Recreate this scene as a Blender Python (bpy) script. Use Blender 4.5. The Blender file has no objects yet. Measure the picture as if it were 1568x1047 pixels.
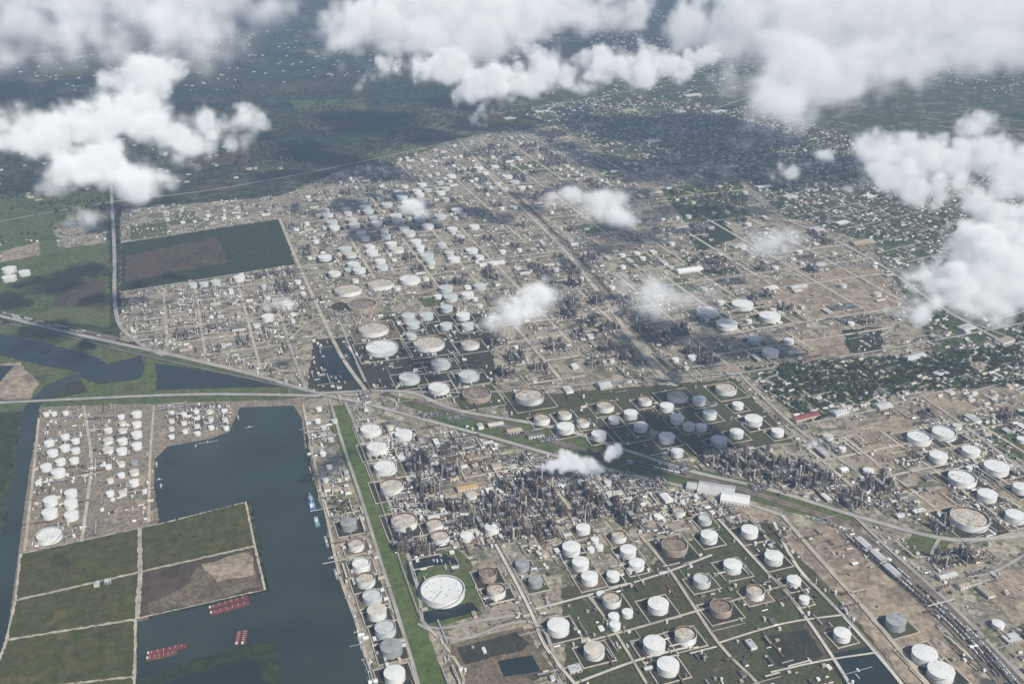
import bpy, math, random, time
import numpy as np
from mathutils import Vector
T0=time.time()
random.seed(7); rng=np.random.default_rng(7)
sc=bpy.context.scene
# ---------------------------------------------------------------- survey helpers
H=1200.0; TH=math.radians(24.5); F=1568*35/36.0
CT,ST=math.cos(TH),math.sin(TH)
def P(u,v,z=0.0):
    dx=(u-784)/F; dy=(v-523)/F
    t=(H-z)/(ST+dy*CT)
    return (dx*t,(CT-dy*ST)*t)
def mpp(u,v,z=0.0):
    x,y=P(u,v,z); return ((y*CT+(H-z)*ST))/F
E1=(math.cos(math.radians(19)),math.sin(math.radians(19))); E2=(math.sin(math.radians(19)),-math.cos(math.radians(19)))
GR=math.radians(19)
def PL(pts,z=0): return [P(u,v,z) for u,v in pts]
def inside(poly,xs,ys):
    xs=np.asarray(xs,float); ys=np.asarray(ys,float); r=np.zeros(xs.shape,bool); n=len(poly); j=n-1
    for i in range(n):
        xi,yi=poly[i]; xj,yj=poly[j]
        c=((yi>ys)!=(yj>ys))&(xs<(xj-xi)*(ys-yi)/((yj-yi) if yj!=yi else 1e-9)+xi)
        r^=c; j=i
    return r
def ins(poly,x,y): return bool(inside(poly,np.array([x]),np.array([y]))[0])
# ---------------------------------------------------------------- materials
def newmat(name):
    m=bpy.data.materials.new(name); m.use_nodes=True; nt=m.node_tree
    return m,nt,nt.nodes['Principled BSDF']
def simple(name,c,rough=0.7,var=0.25,scale=0.05,metal=0.0):
    m,nt,b=newmat(name); n=nt.nodes; l=nt.links
    g=n.new('ShaderNodeNewGeometry'); t=n.new('ShaderNodeTexNoise'); t.inputs['Scale'].default_value=scale; t.inputs['Detail'].default_value=3; t.inputs['Roughness'].default_value=0.7
    l.new(g.outputs['Position'],t.inputs['Vector'])
    r=n.new('ShaderNodeValToRGB'); r.color_ramp.elements[0].position=0.35; r.color_ramp.elements[1].position=0.65
    r.color_ramp.elements[0].color=[x*(1-var) for x in c]+[1]; r.color_ramp.elements[1].color=[min(1,x*(1+var)) for x in c]+[1]
    l.new(t.outputs['Fac'],r.inputs['Fac']); l.new(r.outputs['Color'],b.inputs['Base Color'])
    b.inputs['Roughness'].default_value=rough; b.inputs['Metallic'].default_value=metal
    b.inputs['Specular IOR Level'].default_value=0.25
    return m
def patchmat(name,cols,cell=60,fine=0.12,rot=GR,fam=0.45,blend=0.5,gain=1.0):
    m,nt,b=newmat(name); n=nt.nodes; l=nt.links
    g=n.new('ShaderNodeNewGeometry')
    mp=n.new('ShaderNodeMapping'); mp.vector_type='POINT'; mp.inputs['Rotation'].default_value=(0,0,-rot)
    l.new(g.outputs['Position'],mp.inputs['Vector'])
    v=n.new('ShaderNodeTexVoronoi'); v.distance='CHEBYCHEV'; v.inputs['Scale'].default_value=1/cell; v.voronoi_dimensions='2D'
    l.new(mp.outputs['Vector'],v.inputs['Vector'])
    sx=n.new('ShaderNodeSeparateColor'); l.new(v.outputs['Color'],sx.inputs['Color'])
    nz=n.new('ShaderNodeTexNoise'); nz.inputs['Scale'].default_value=0.012; nz.inputs['Detail'].default_value=5; nz.inputs['Roughness'].default_value=0.65
    l.new(mp.outputs['Vector'],nz.inputs['Vector'])
    mx=n.new('ShaderNodeMix'); mx.inputs['Factor'].default_value=blend
    l.new(sx.outputs[0],mx.inputs[2]); 
    ma=n.new('ShaderNodeMapRange'); ma.inputs[1].default_value=0.3; ma.inputs[2].default_value=0.7
    l.new(nz.outputs['Fac'],ma.inputs[0]); l.new(ma.outputs[0],mx.inputs[3])
    r=n.new('ShaderNodeValToRGB'); e=r.color_ramp.elements
    k=len(cols)
    while len(e)<k: e.new(0.5)
    for i,c in enumerate(cols):
        e[i].position=0.12+0.76*i/(k-1); e[i].color=[q*gain for q in c]+[1]
    l.new(mx.outputs[0],r.inputs['Fac'])
    f=n.new('ShaderNodeTexNoise'); f.inputs['Scale'].default_value=fine; f.inputs['Detail'].default_value=3; f.inputs['Roughness'].default_value=0.8
    l.new(mp.outputs['Vector'],f.inputs['Vector'])
    mr=n.new('ShaderNodeMapRange'); mr.inputs[1].default_value=0.35; mr.inputs[2].default_value=0.65; mr.inputs[3].default_value=1-fam; mr.inputs[4].default_value=1+fam
    l.new(f.outputs['Fac'],mr.inputs[0])
    vm=n.new('ShaderNodeVectorMath'); vm.operation='SCALE'; l.new(r.outputs['Color'],vm.inputs[0]); l.new(mr.outputs[0],vm.inputs['Scale'])
    l.new(vm.outputs[0],b.inputs['Base Color']); b.inputs['Roughness'].default_value=0.95; b.inputs['Specular IOR Level'].default_value=0.1
    return m
M={}
M['land']=patchmat('far_land',[(.016,.027,.015),(.022,.036,.018),(.03,.045,.022),(.065,.08,.037),(.035,.045,.027),(.11,.11,.07),(.025,.04,.02)],cell=230,fine=0.02,fam=0.5,blend=0.5)
M['ind']=patchmat('refinery_gravel',[(.09,.082,.07),(.26,.225,.17),(.34,.29,.215),(.16,.145,.12),(.42,.365,.28),(.10,.11,.062),(.31,.26,.195),(.14,.12,.095)],cell=44,fine=0.11,fam=.35,gain=1.18,blend=.42)
M['dock']=patchmat('dock_ground',[(.17,.145,.11),(.31,.26,.19),(.22,.19,.145),(.38,.31,.225)],cell=40)
M['green']=patchmat('grass',[(.06,.09,.03),(.095,.13,.043),(.125,.14,.058),(.075,.105,.036)],cell=120,fine=0.06,fam=0.3,blend=.7)
M['lawn']=patchmat('bright_grass',[(.08,.12,.034),(.11,.15,.046),(.11,.135,.048)],cell=120,fine=0.06,fam=0.25,blend=.8)
M['marsh']=patchmat('marsh_field',[(.05,.052,.017),(.098,.092,.03),(.07,.08,.024),(.13,.11,.04)],cell=400,fine=0.05,fam=0.22,blend=.9)
M['brown']=patchmat('brown_field',[(.075,.056,.038),(.11,.082,.056),(.065,.055,.036)],cell=200,fine=0.05,fam=0.2,blend=.8)
M['darkf']=patchmat('dark_field',[(.024,.038,.017),(.04,.056,.026),(.03,.046,.02)],cell=200,fine=0.06,fam=0.3,blend=.8)
M['tan']=patchmat('sandy_ground',[(.30,.235,.165),(.42,.34,.245),(.23,.185,.135),(.48,.40,.295)],cell=70,fine=0.08,fam=0.3,blend=.8)
M['town']=patchmat('town_ground',[(.04,.06,.025),(.065,.09,.034),(.10,.12,.05),(.05,.075,.03),(.24,.215,.165),(.09,.10,.05)],cell=50,fine=0.07,fam=0.5)
M['bundg']=patchmat('bund_floor_grass',[(.045,.065,.026),(.09,.098,.044),(.075,.075,.042),(.14,.115,.08)],cell=60,fine=.15,fam=.35,blend=.7)
M['bundb']=patchmat('bund_floor_soil',[(.12,.098,.07),(.21,.165,.115),(.09,.078,.058)],cell=60,fine=.15,fam=.35,blend=.7)
M['bundd']=patchmat('bund_floor_dark',[(.03,.036,.025),(.06,.058,.04),(.04,.045,.032)],cell=60,fine=.15,fam=.35,blend=.7)  # darkest of the bund floor tones
M['berm']=simple('berm_shell_path',(.50,.445,.355),.9,.22,.03)
M['shell']=simple('shell_road',(.63,.59,.51),.9,.15,.03)
M['road']=simple('road_concrete',(.40,.375,.335),.9,.2,.02)
M['asph']=simple('asphalt',(.13,.127,.12),.9,.25,.02)
M['paint']=simple('road_paint',(.6,.6,.56),.8,.1)
M['ballast']=simple('rail_ballast',(.22,.18,.145),.95,.3,.05)
M['rail']=simple('rail_steel',(.09,.08,.075),.6,.2)
M['white']=simple('white_paint',(.83,.83,.80),.5,.05,.06)
M['cream']=simple('cream_paint',(.66,.61,.52),.6,.14,.06)
M['grey']=simple('grey_paint',(.36,.37,.37),.6,.2,.06)
M['dgrey']=simple('dark_steel',(.07,.064,.06),.6,.35,.1)
M['steel']=simple('structural_steel',(.13,.108,.09),.6,.4,.1)
M['rust']=simple('rusty_steel',(.17,.10,.065),.8,.35,.08)
M['tank_t']=simple('tank_rust_band',(.42,.33,.25),.8,.3,.08)
M['tdeck']=simple('rusty_deck',(.25,.20,.15),.8,.3,.08)
M['deck']=simple('floating_deck',(.56,.51,.43),.7,.3,.08)
M['pgreen']=simple('pale_grey_paint',(.60,.63,.62),.6,.10,.05)
M['silver']=simple('aluminium_cladding',(.48,.47,.45),.4,.2,.1,.3)
M['roofs']=simple('metal_roof',(.58,.58,.57),.5,.15,.05)
M['rooft']=simple('tan_roof',(.44,.37,.28),.7,.15,.05)
M['roofd']=simple('shingle_roof',(.17,.16,.15),.8,.3,.05)
M['roofr']=simple('red_roof',(.28,.09,.08),.7,.2,.05)
M['roofo']=simple('ochre_roof',(.52,.36,.17),.7,.12,.05)
M['glass']=simple('window_glass',(.04,.05,.06),.15,.1)
M['blue']=simple('blue_paint',(.06,.16,.36),.5,.15,.1)
M['teal']=simple('teal_paint',(.10,.28,.28),.5,.15,.1)
M['bred']=simple('barge_red',(.20,.055,.055),.7,.3,.1)
M['timber']=simple('dock_timber',(.15,.12,.09),.9,.3,.1)
M['leaf']=simple('foliage',(.045,.07,.022),.9,.5,.08)
M['leaf2']=simple('foliage_light',(.085,.115,.04),.9,.4,.08)
M['trunk']=simple('bark',(.12,.09,.06),.9,.2)
def water(name,c,rough):
    m,nt,b=newmat(name); n=nt.nodes; l=nt.links
    g=n.new('ShaderNodeNewGeometry'); t=n.new('ShaderNodeTexNoise'); t.inputs['Scale'].default_value=0.006; t.inputs['Detail'].default_value=4
    l.new(g.outputs['Position'],t.inputs['Vector'])
    r=n.new('ShaderNodeValToRGB'); r.color_ramp.elements[0].position=.35; r.color_ramp.elements[1].position=.7
    r.color_ramp.elements[0].color=[x*.8 for x in c]+[1]; r.color_ramp.elements[1].color=[x*1.25 for x in c]+[1]
    l.new(t.outputs['Fac'],r.inputs['Fac']); l.new(r.outputs['Color'],b.inputs['Base Color'])
    t2=n.new('ShaderNodeTexNoise'); t2.inputs['Scale'].default_value=0.15; t2.inputs['Detail'].default_value=2; l.new(g.outputs['Position'],t2.inputs['Vector'])
    bp=n.new('ShaderNodeBump'); bp.inputs['Strength'].default_value=.3; bp.inputs['Distance'].default_value=.5; l.new(t2.outputs['Fac'],bp.inputs['Height']); l.new(bp.outputs[0],b.inputs['Normal'])
    b.inputs['Roughness'].default_value=rough; b.inputs['IOR'].default_value=1.33
    return m
M['water']=water('harbour_water',(.036,.052,.045),.25)
M['pond']=water('dark_pond_water',(.020,.031,.031),.25)
# ---------------------------------------------------------------- mesh builder
class MB:
    def __init__(s): s.v=[]; s.f=[]; s.m=[]; s.mats=[]
    def mi(s,k):
        if k not in s.mats: s.mats.append(k)
        return s.mats.index(k)
    def add(s,vs,fs,k):
        b=len(s.v); s.v.extend(vs); i=s.mi(k)
        for f in fs: s.f.append(tuple(b+q for q in f)); s.m.append(i)
    def box(s,x,y,z0,z1,lx,ly,rot,k,kt=None):
        c,n=math.cos(rot),math.sin(rot); vs=[]
        for z in (z0,z1):
            for a,b in ((-.5,-.5),(.5,-.5),(.5,.5),(-.5,.5)):
                dx,dy=a*lx,b*ly; vs.append((x+dx*c-dy*n,y+dx*n+dy*c,z))
        s.add(vs,[(0,1,5,4),(1,2,6,5),(2,3,7,6),(3,0,4,7)],k)
        b=len(s.v)-8; s.f.append((b+4,b+5,b+6,b+7)); s.m.append(s.mi(kt or k))
    def gable(s,x,y,z0,h,rh,lx,ly,rot,k,kt):
        c,n=math.cos(rot),math.sin(rot)
        def w(dx,dy,z): return (x+dx*c-dy*n,y+dx*n+dy*c,z)
        a,b=lx/2,ly/2
        vs=[w(-a,-b,z0),w(a,-b,z0),w(a,b,z0),w(-a,b,z0),w(-a,-b,z0+h),w(a,-b,z0+h),w(a,b,z0+h),w(-a,b,z0+h),w(-a,0,z0+h+rh),w(a,0,z0+h+rh)]
        s.add(vs,[(0,1,5,4),(1,2,6,9,5),(2,3,7,6),(3,0,4,8,7)],k)
        o=.4
        vs=[w(-a-o,-b-o,z0+h-.1),w(a+o,-b-o,z0+h-.1),w(a+o,b+o,z0+h-.1),w(-a-o,b+o,z0+h-.1),w(-a-o,0,z0+h+rh+.15),w(a+o,0,z0+h+rh+.15)]
        s.add(vs,[(0,1,5,4),(2,3,4,5)],kt)
    def cyl(s,x,y,z0,z1,r,n,k,r2=None,cap=True,kc=None,dome=0):
        if r2 is None: r2=r
        vs=[]; 
        for z,q in ((z0,r),(z1,r2)):
            for i in range(n):
                a=2*math.pi*i/n; vs.append((x+q*math.cos(a),y+q*math.sin(a),z))
        s.add(vs,[(i,(i+1)%n,n+(i+1)%n,n+i) for i in range(n)],k)
        if cap:
            b=len(s.v)-n
            s.v.append((x,y,z1+dome)); c=len(s.v)-1; mi=s.mi(kc or k)
            for i in range(n): s.f.append((b+i,b+(i+1)%n,c)); s.m.append(mi)
    def hcyl(s,x,y,z,L,r,rot,k,n=10):
        c,q=math.cos(rot),math.sin(rot); vs=[]
        for d,rr in ((-L/2-r*.4,.35*r),(-L/2,r),(L/2,r),(L/2+r*.4,.35*r)):
            for i in range(n):
                a=2*math.pi*i/n; o=rr*math.cos(a); vs.append((x+d*c-o*q,y+d*q+o*c,z+rr*math.sin(a)))
        fs=[]
        for j in range(3): fs+=[(j*n+i,j*n+(i+1)%n,(j+1)*n+(i+1)%n,(j+1)*n+i) for i in range(n)]
        fs+=[tuple(range(n))[::-1],tuple(range(3*n,4*n))]
        s.add(vs,fs,k)
    def mesh(s,name):
        me=bpy.data.meshes.new(name); me.from_pydata(s.v,[],s.f)
        for k in s.mats: me.materials.append(M[k])
        me.polygons.foreach_set('material_index',s.m); me.update(); return me
    def obj(s,name,me=None): return mkobj(name,s.mesh(name))
def mkobj(name,me,loc=(0,0,0),rot=0,scale=(1,1,1)):
    o=bpy.data.objects.new(name,me); sc.collection.objects.link(o); o.location=loc; o.rotation_euler=(0,0,rot); o.scale=scale; return o
# ---------------------------------------------------------------- ground sheets
zc=[0.2]
def sheet(name,pts,k,z=None,jit=0,world=False):
    w=list(pts) if world else PL(pts)
    if jit:
        q=[]
        for i in range(len(w)):
            a,b=w[i],w[(i+1)%len(w)]; L=math.hypot(b[0]-a[0],b[1]-a[1]); m=max(1,int(L/(jit*4)))
            for j in range(m):
                t=j/m; q.append((a[0]+(b[0]-a[0])*t+random.uniform(-jit,jit),a[1]+(b[1]-a[1])*t+random.uniform(-jit,jit)))
        w=q
    if z is None: zc[0]+=0.022; z=zc[0]
    me=bpy.data.meshes.new(name); me.from_pydata([(x,y,z) for x,y in w],[],[tuple(range(len(w)))]); me.materials.append(M[k]); me.update()
    import bmesh
    bm=bmesh.new(); bm.from_mesh(me); bmesh.ops.triangulate(bm,faces=bm.faces[:]); 
    for f in bm.faces:
        if f.normal.z<0: f.normal_flip()
    bm.to_mesh(me); bm.free()
    return mkobj(name,me)
def smooth(w,step=25):
    if len(w)<3: return w
    out=[]; n=len(w)
    for i in range(n-1):
        p0=w[max(0,i-1)];p1=w[i];p2=w[i+1];p3=w[min(n-1,i+2)]
        L=math.hypot(p2[0]-p1[0],p2[1]-p1[1]); m=max(1,int(L/step))
        for j in range(m):
            t=j/m
            out.append(tuple(.5*((2*p1[d])+(-p0[d]+p2[d])*t+(2*p0[d]-5*p1[d]+4*p2[d]-p3[d])*t*t+(-p0[d]+3*p1[d]-3*p2[d]+p3[d])*t**3) for d in (0,1)))
    out.append(w[-1]); return out
roads=[]
def ribbon(mb,w,width,z,k,off=0):
    n=len(w); vs=[]
    for i,(x,y) in enumerate(w):
        a=w[max(0,i-1)]; b=w[min(n-1,i+1)]; dx,dy=b[0]-a[0],b[1]-a[1]; L=math.hypot(dx,dy) or 1; nx,ny=-dy/L,dx/L
        vs.append((x+nx*(off-width/2),y+ny*(off-width/2),z)); vs.append((x+nx*(off+width/2),y+ny*(off+width/2),z))
    mb.add(vs,[(2*i,2*i+2,2*i+3,2*i+1) for i in range(n-1)],k)
zr=[2.0]
def road(name,pts,width,k='road',median=None,sm=True,avoid=True,world=False):
    w=list(pts) if world else PL(pts)
    if sm: w=smooth(w)
    zr[0]+=0.02; mb=MB(); ribbon(mb,w,width,zr[0],k)
    if median:
        ribbon(mb,w,median,zr[0]+.012,'green' if median>3 else 'paint')
    if avoid:
        for i in range(len(w)-1):
            a,b=w[i],w[i+1]; L=math.hypot(b[0]-a[0],b[1]-a[1]); m=max(1,int(L/12))
            for j in range(m): roads.append((a[0]+(b[0]-a[0])*j/m,a[1]+(b[1]-a[1])*j/m,width/2))
    return mb.obj(name)
S=60000
gm=bpy.data.meshes.new('ground'); gm.from_pydata([(-S,-S/2,0),(S,-S/2,0),(S,S*1.5,0),(-S,S*1.5,0)],[],[(0,1,2,3)]); gm.materials.append(M['land']); mkobj('ground',gm)
IND=[(185,320),(430,300),(520,262),(700,212),(850,192),(930,235),(1010,255),(1110,250),(1200,330),(1330,370),(1400,470),(1430,540),(1140,565),(1230,650),(1400,590),(1640,640),(1700,1120),(560,1120),(530,900),(480,740),(462,620),(430,590),(185,520)]
INDw=PL(IND)
DOCK=[(62,622),(465,606),(470,700),(240,800),(212,1100),(-30,1100),(20,860)]
town_polys=[[(1140,565),(1430,540),(1640,500),(1640,660),(1400,600),(1230,650)],
 [(1010,255),(1000,190),(1150,160),(1700,330),(1700,520),(1430,540),(1400,470),(1330,370),(1200,330),(1110,250)],
 [(850,192),(790,170),(900,150),(1100,160),(1010,255),(930,235)]]
for t in town_polys: sheet('town_ground',t,'town',jit=10)
sheet('town_ground',[(700,212),(600,215),(640,170),(900,100),(1200,20),(1800,10),(1700,330),(1150,160),(850,192)],'town',jit=30)
sheet('refinery_ground',IND,'ind',jit=6)
sheet('dock_ground',DOCK,'dock',jit=3)
sheet('grass_field',[(-60,300),(165,290),(170,500),(60,490),(-60,470)],'green',jit=8)
sheet('bare_ground',[(75,470),(100,435),(160,425),(160,470)],'brown',jit=4)
sheet('bare_ground',[(0,385),(60,370),(62,390),(0,402)],'tan',jit=4)
sheet('bare_ground',[(80,345),(160,335),(162,372),(90,380)],'ind',jit=4)
sheet('grass_field',[(185,372),(430,335),(452,406),(185,446)],'darkf',jit=4)
sheet('brown_field',[(192,392),(330,362),(352,400),(192,432)],'brown',jit=6)
sheet('grass_field',[(200,345),(255,335),(258,363),(200,370)],'green',jit=4)
sheet('grass_field',[(480,520),(535,515),(600,480),(750,480),(760,590),(600,600),(470,598)],'bundd',jit=3)  # darker ground colour around this tank group
sheet('grass_field',[(770,608),(1125,580),(1215,675),(1050,700),(900,690),(780,640)],'bundg',jit=3)
sheet('tank_yard_grass',[(860,900),(1000,862),(1100,800),(1190,800),(1390,1047),(1420,1100),(870,1100)],'bundg',jit=3)
sheet('roadside_grass',[(590,603),(760,635),(960,688),(1140,735),(1330,790),(1280,800),(1080,752),(900,712),(700,660)],'green',jit=3)
sheet('roadside_grass',[(-60,478),(60,500),(200,530),(430,580),(500,600),(430,612),(60,622),(-60,640)],'green',jit=4)
sheet('grass_strip',[(503,622),(530,618),(560,690),(602,790),(636,890),(650,955),(690,1060),(640,1080),(612,960),(580,860),(548,760),(520,690)],'lawn',jit=2)
sheet('tank_yard_grass',[(610,858),(700,840),(722,860),(740,940),(640,965)],'green',jit=3)
TANS=[[(1195,820),(1265,803),(1400,915),(1540,1100),(1430,1100),(1300,930)],[(1150,440),(1330,400),(1385,470),(1260,490)],[(1400,600),(1568,590),(1600,630),(1430,640)],[(1290,660),(1395,632),(1410,690),(1330,725)],[(680,700),(740,690),(790,730),(700,745)],[(1210,505),(1290,500),(1310,540),(1230,552)],[(1400,760),(1450,745),(1470,800),(1420,808)],[(1130,760),(1200,780),(1180,800),(1120,790)],[(1500,900),(1568,870),(1600,940),(1560,960)],[(180,770),(225,765),(225,800),(160,800)]]
for q in TANS: sheet('bare_ground',q,'tan',jit=4)
TANw=[PL(q) for q in TANS]
sheet('grass_field',[(1480,645),(1600,625),(1640,720),(1545,700)],'green',jit=4)
sheet('grass_field',[(1380,850),(1440,850),(1470,815),(1400,812)],'green',jit=3)
sheet('park_grass',[(1010,290),(1130,270),(1150,330),(1050,340)],'lawn',jit=6)
sheet('grass_field',[(1040,345),(1100,330),(1130,365),(1070,385)],'darkf',jit=6)
sheet('grass_field',[(900,240),(960,230),(990,262),(930,275)],'green',jit=6)
sheet('grass_field',[(560,235),(640,215),(690,214),(600,255)],'green',jit=6)
for q in ([(880,345),(930,335),(950,352),(900,362)],[(770,255),(830,245),(850,262),(790,272)],[(640,455),(680,450),(690,465),(650,470)],[(1010,430),(1050,425),(1070,445),(1025,450)],[(950,395),(990,388),(1005,402),(965,410)],[(250,330),(300,324),(305,340),(262,345)]): sheet('grass_field',q,'green',jit=4)
sheet('dark_field',[(1290,505),(1350,500),(1350,540),(1300,540)],'darkf',jit=6)
sheet('bare_ground',[(1165,975),(1235,962),(1262,1005),(1190,1022)],'bundd',jit=2)
sheet('bare_ground',[(690,985),(800,958),(850,1030),(760,1060),(700,1045)],'bundb',jit=3)
print('zc',zc)
for i in range(75):
    u=random.uniform(-300,1900); v=random.choice([random.uniform(5,190),random.uniform(60,260)])
    if v>190 and u>430: continue
    x,y=P(u,v); a=GR+random.choice([0,.1,-.1]); lx=random.uniform(100,600); ly=random.uniform(80,400)
    c,n=math.cos(a),math.sin(a)
    sheet('distant_field',[(x+dx*c-dy*n,y+dx*n+dy*c) for dx,dy in ((-lx/2,-ly/2),(lx/2,-ly/2),(lx/2,ly/2),(-lx/2,ly/2))],random.choice(['green','darkf','darkf','green','marsh','green','brown']),world=True,z=1.3+i*.02,jit=10)
# water
WAT=[(238,702),(256,684),(322,672),(352,660),(368,624),(450,621),(462,640),(468,690),(478,745),(497,785),(503,830),(515,880),(530,920),(548,965),(575,1100),(200,1100),(210,1032),(210,952),(412,905),(385,768),(245,800),(236,745)]
sheet('harbour_water',WAT,'water',z=1.75,jit=1.2)
sheet('canal_water',[(60,622),(38,622),(20,720),(10,800),(-40,900),(-60,1100),(-10,1100),(12,970),(28,850),(45,720)],'water',z=1.75,jit=1)
sheet('canal_water',[(38,622),(60,622),(85,598),(130,576),(122,568),(70,590),(50,610)],'water',z=1.77,jit=1)
sheet('bayou_water',[(-60,500),(60,522),(150,548),(165,556),(135,572),(70,560),(-60,530)],'pond',z=1.75,jit=3)
sheet('bayou_water',[(120,575),(160,558),(215,545),(222,560),(215,580),(150,588)],'pond',z=1.79,jit=3)
sheet('bayou_water',[(238,556),(300,565),(430,592),(330,594),(240,597)],'pond',z=1.75,jit=3)
sheet('mud_flat',[(-60,560),(30,556),(60,585),(45,612),(-60,610)],'tan',z=1.73,jit=4)
sheet('pond_water',[(-40,560),(22,560),(0,585),(-40,590)],'pond',z=1.76,jit=2)
sheet('marsh_pond',[(-60,640),(32,630),(10,740),(-60,790)],'darkf',z=1.74,jit=2)
sheet('marsh_pond',[(80,590),(125,582),(135,600),(70,612)],'bundd',z=1.74,jit=2)
sheet('holding_pond',[(487,538),(540,534),(556,580),(494,586)],'pond',z=1.75,jit=.6)
sheet('holding_pond',[(622,862),(680,848),(706,862),(660,866),(640,878),(634,898),(626,888)],'pond',z=1.75,jit=.6)
sheet('holding_pond',[(645,938),(722,922),(735,935),(655,955)],'pond',z=1.75,jit=.6)
sheet('holding_pond',[(700,992),(790,968),(810,985),(800,996),(755,1005),(712,1018)],'bundd',z=1.75,jit=1)
sheet('holding_pond',[(762,1012),(815,1003),(828,1028),(772,1036)],'pond',z=1.75,jit=.6)
sheet('holding_pond',[(1268,1002),(1330,990),(1385,1060),(1300,1060)],'pond',z=1.75,jit=.6)
sheet('distant_lake',[(845,172),(890,158),(920,160),(905,172),(860,180)],'pond',z=1.75,jit=6)
sheet('distant_lake',[(500,470),(520,462),(545,468),(520,476)],'bundd',z=1.75,jit=1)
def cell(pts,k):
    sheet('levee_road',pts,'berm',z=1.9,jit=.8)
    w=PL(pts); cx=sum(p[0] for p in w)/len(w); cy=sum(p[1] for p in w)/len(w)
    s=[]
    for p in w:
        d=math.hypot(p[0]-cx,p[1]-cy); f=(d-5)/d; s.append((cx+(p[0]-cx)*f,cy+(p[1]-cy)*f))
    sheet('disposal_cell',s,k,z=1.95,jit=1.5,world=True)
cell([(30,848),(214,808),(215,876),(22,920)],'marsh')
cell([(214,808),(250,800),(378,768),(392,836),(215,876)],'marsh')
cell([(22,920),(215,876),(210,948),(8,980)],'marsh')
cell([(215,876),(392,836),(408,903),(210,948)],'brown')
cell([(8,980),(210,948),(208,1036),(-20,1062)],'marsh')
cell([(-20,1062),(208,1036),(205,1100),(-40,1100)],'marsh')
sheet('scrub_patch',[(225,925),(290,895),(300,870),(385,845),(399,898),(300,925),(225,941)],'bundb',z=1.99,jit=5)
sheet('bare_ground',[(310,862),(380,846),(392,880),(330,892)],'tan',z=2.01,jit=5)
sheet('vegetated_spit',[(215,1040),(300,1008),(395,985),(425,985),(432,1100),(205,1100)],'darkf',z=1.8,jit=3)
sheet('pond_water',[(240,1050),(300,1030),(390,1010),(410,1060),(240,1080)],'pond',z=1.85,jit=2)
# ---------------------------------------------------------------- roads
road('highway',[(-60,472),(0,484),(100,508),(200,530),(300,552),(400,577),(490,604)],16,'road',median=1.2)
road('highway',[(-60,484),(60,505),(180,535),(300,562),(420,588),(490,606)],10,'asph',median=.6)
road('highway',[(490,604),(560,618),(640,640),(760,672),(880,706),(1000,735),(1100,757),(1200,790)],13,'road',median=1.2)
road('highway',[(490,602),(620,600),(700,628),(850,655),(960,690),(1060,722),(1180,750),(1310,790),(1430,822),(1500,826),(1640,812)],14,'road',median=1.2)
road('highway',[(-60,620),(100,612),(300,604),(490,606)],13,'road',median=1)
road('access_road',[(505,612),(525,680),(552,760),(583,860),(615,960),(640,1047),(650,1100)],7,'road')
road('access_road',[(528,615),(562,690),(604,790),(640,900),(655,960),(740,950),(800,940)],7,'road')
road('access_road',[(640,955),(700,980),(780,955),(830,960),(860,1047),(870,1100)],6,'road')
road('access_road',[(655,960),(690,1000),(710,1040),(700,1100)],5,'berm')
road('refinery_main_road',[(700,212),(765,285),(870,390),(1000,560),(1040,590)],16,'berm')
road('refinery_road',[(428,335),(455,400),(482,460),(520,540),(560,598)],11,'berm')
road('refinery_road',[(440,520),(455,560),(470,600)],9,'road')
road('refinery_road',[(440,522),(480,490),(515,488),(535,530),(560,585)],7,'road')
road('county_road',[(170,285),(175,380),(178,480),(205,520),(250,545)],12,'road')
road('county_road',[(-60,350),(170,310),(330,290),(520,255),(700,215),(800,195)],10,'road')
road('county_road',[(185,372),(430,333)],8,'berm')
road('county_road',[(185,448),(452,406)],8,'berm')
road('refinery_road',[(510,448),(583,436),(640,425),(880,385)],9,'berm')
road('refinery_road',[(560,598),(760,600),(1010,578),(1130,572)],8,'road')
road('town_road',[(740,180),(870,235),(1040,290),(1210,340),(1330,395),(1440,470),(1568,540),(1640,570)],14,'road')
road('town_road',[(1130,570),(1180,620),(1240,672),(1310,720)],10,'road')
road('town_road',[(1400,598),(1480,655),(1568,722),(1640,770)],10,'road')
road('town_road',[(1230,650),(1330,630),(1440,600),(1640,560)],8,'road')
road('town_road',[(1020,590),(1130,572),(1280,548),(1440,520),(1640,480)],8,'road')
road('service_road',[(1440,822),(1425,855),(1450,880),(1510,880),(1568,850)],7,'road')
road('service_road',[(1198,790),(1250,850),(1330,940),(1420,1047),(1450,1100)],9,'berm')
road('service_road',[(1310,792),(1360,840),(1460,930),(1568,1040)],8,'road')
road('bund_road',[(740,800),(772,858),(812,935),(835,990),(880,1047)],6,'shell')
road('bund_road',[(812,935),(900,912),(1010,880),(1090,850)],5,'shell')
road('bund_road',[(980,820),(1030,880),(1100,985),(1160,1047),(1190,1100)],6,'berm')
road('bund_road',[(1100,795),(1150,850),(1218,925),(1290,1030),(1330,1100)],6,'shell')
road('bund_road',[(1185,800),(1222,870),(1290,942),(1380,1047),(1410,1100)],7,'shell')
road('bund_road',[(890,985),(1000,955),(1140,915),(1225,890)],5,'berm')
road('bund_road',[(880,1047),(980,1010),(1060,990)],5,'shell')
road('bund_road',[(1100,985),(1200,955),(1290,942)],4,'shell')
road('bund_road',[(1180,1030),(1260,1012),(1340,1000)],4,'shell')
road('bund_road',[(900,912),(940,965),(990,1047)],5,'berm')
road('dock_road',[(128,622),(140,700),(135,760),(125,830)],7,'berm')
road('dock_road',[(236,622),(230,700),(228,800)],6,'berm')
road('dock_road',[(60,640),(50,740),(38,845)],6,'berm')
road('dock_road',[(464,620),(480,700),(500,790),(520,880),(548,960),(570,1047)],6,'berm')
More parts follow.
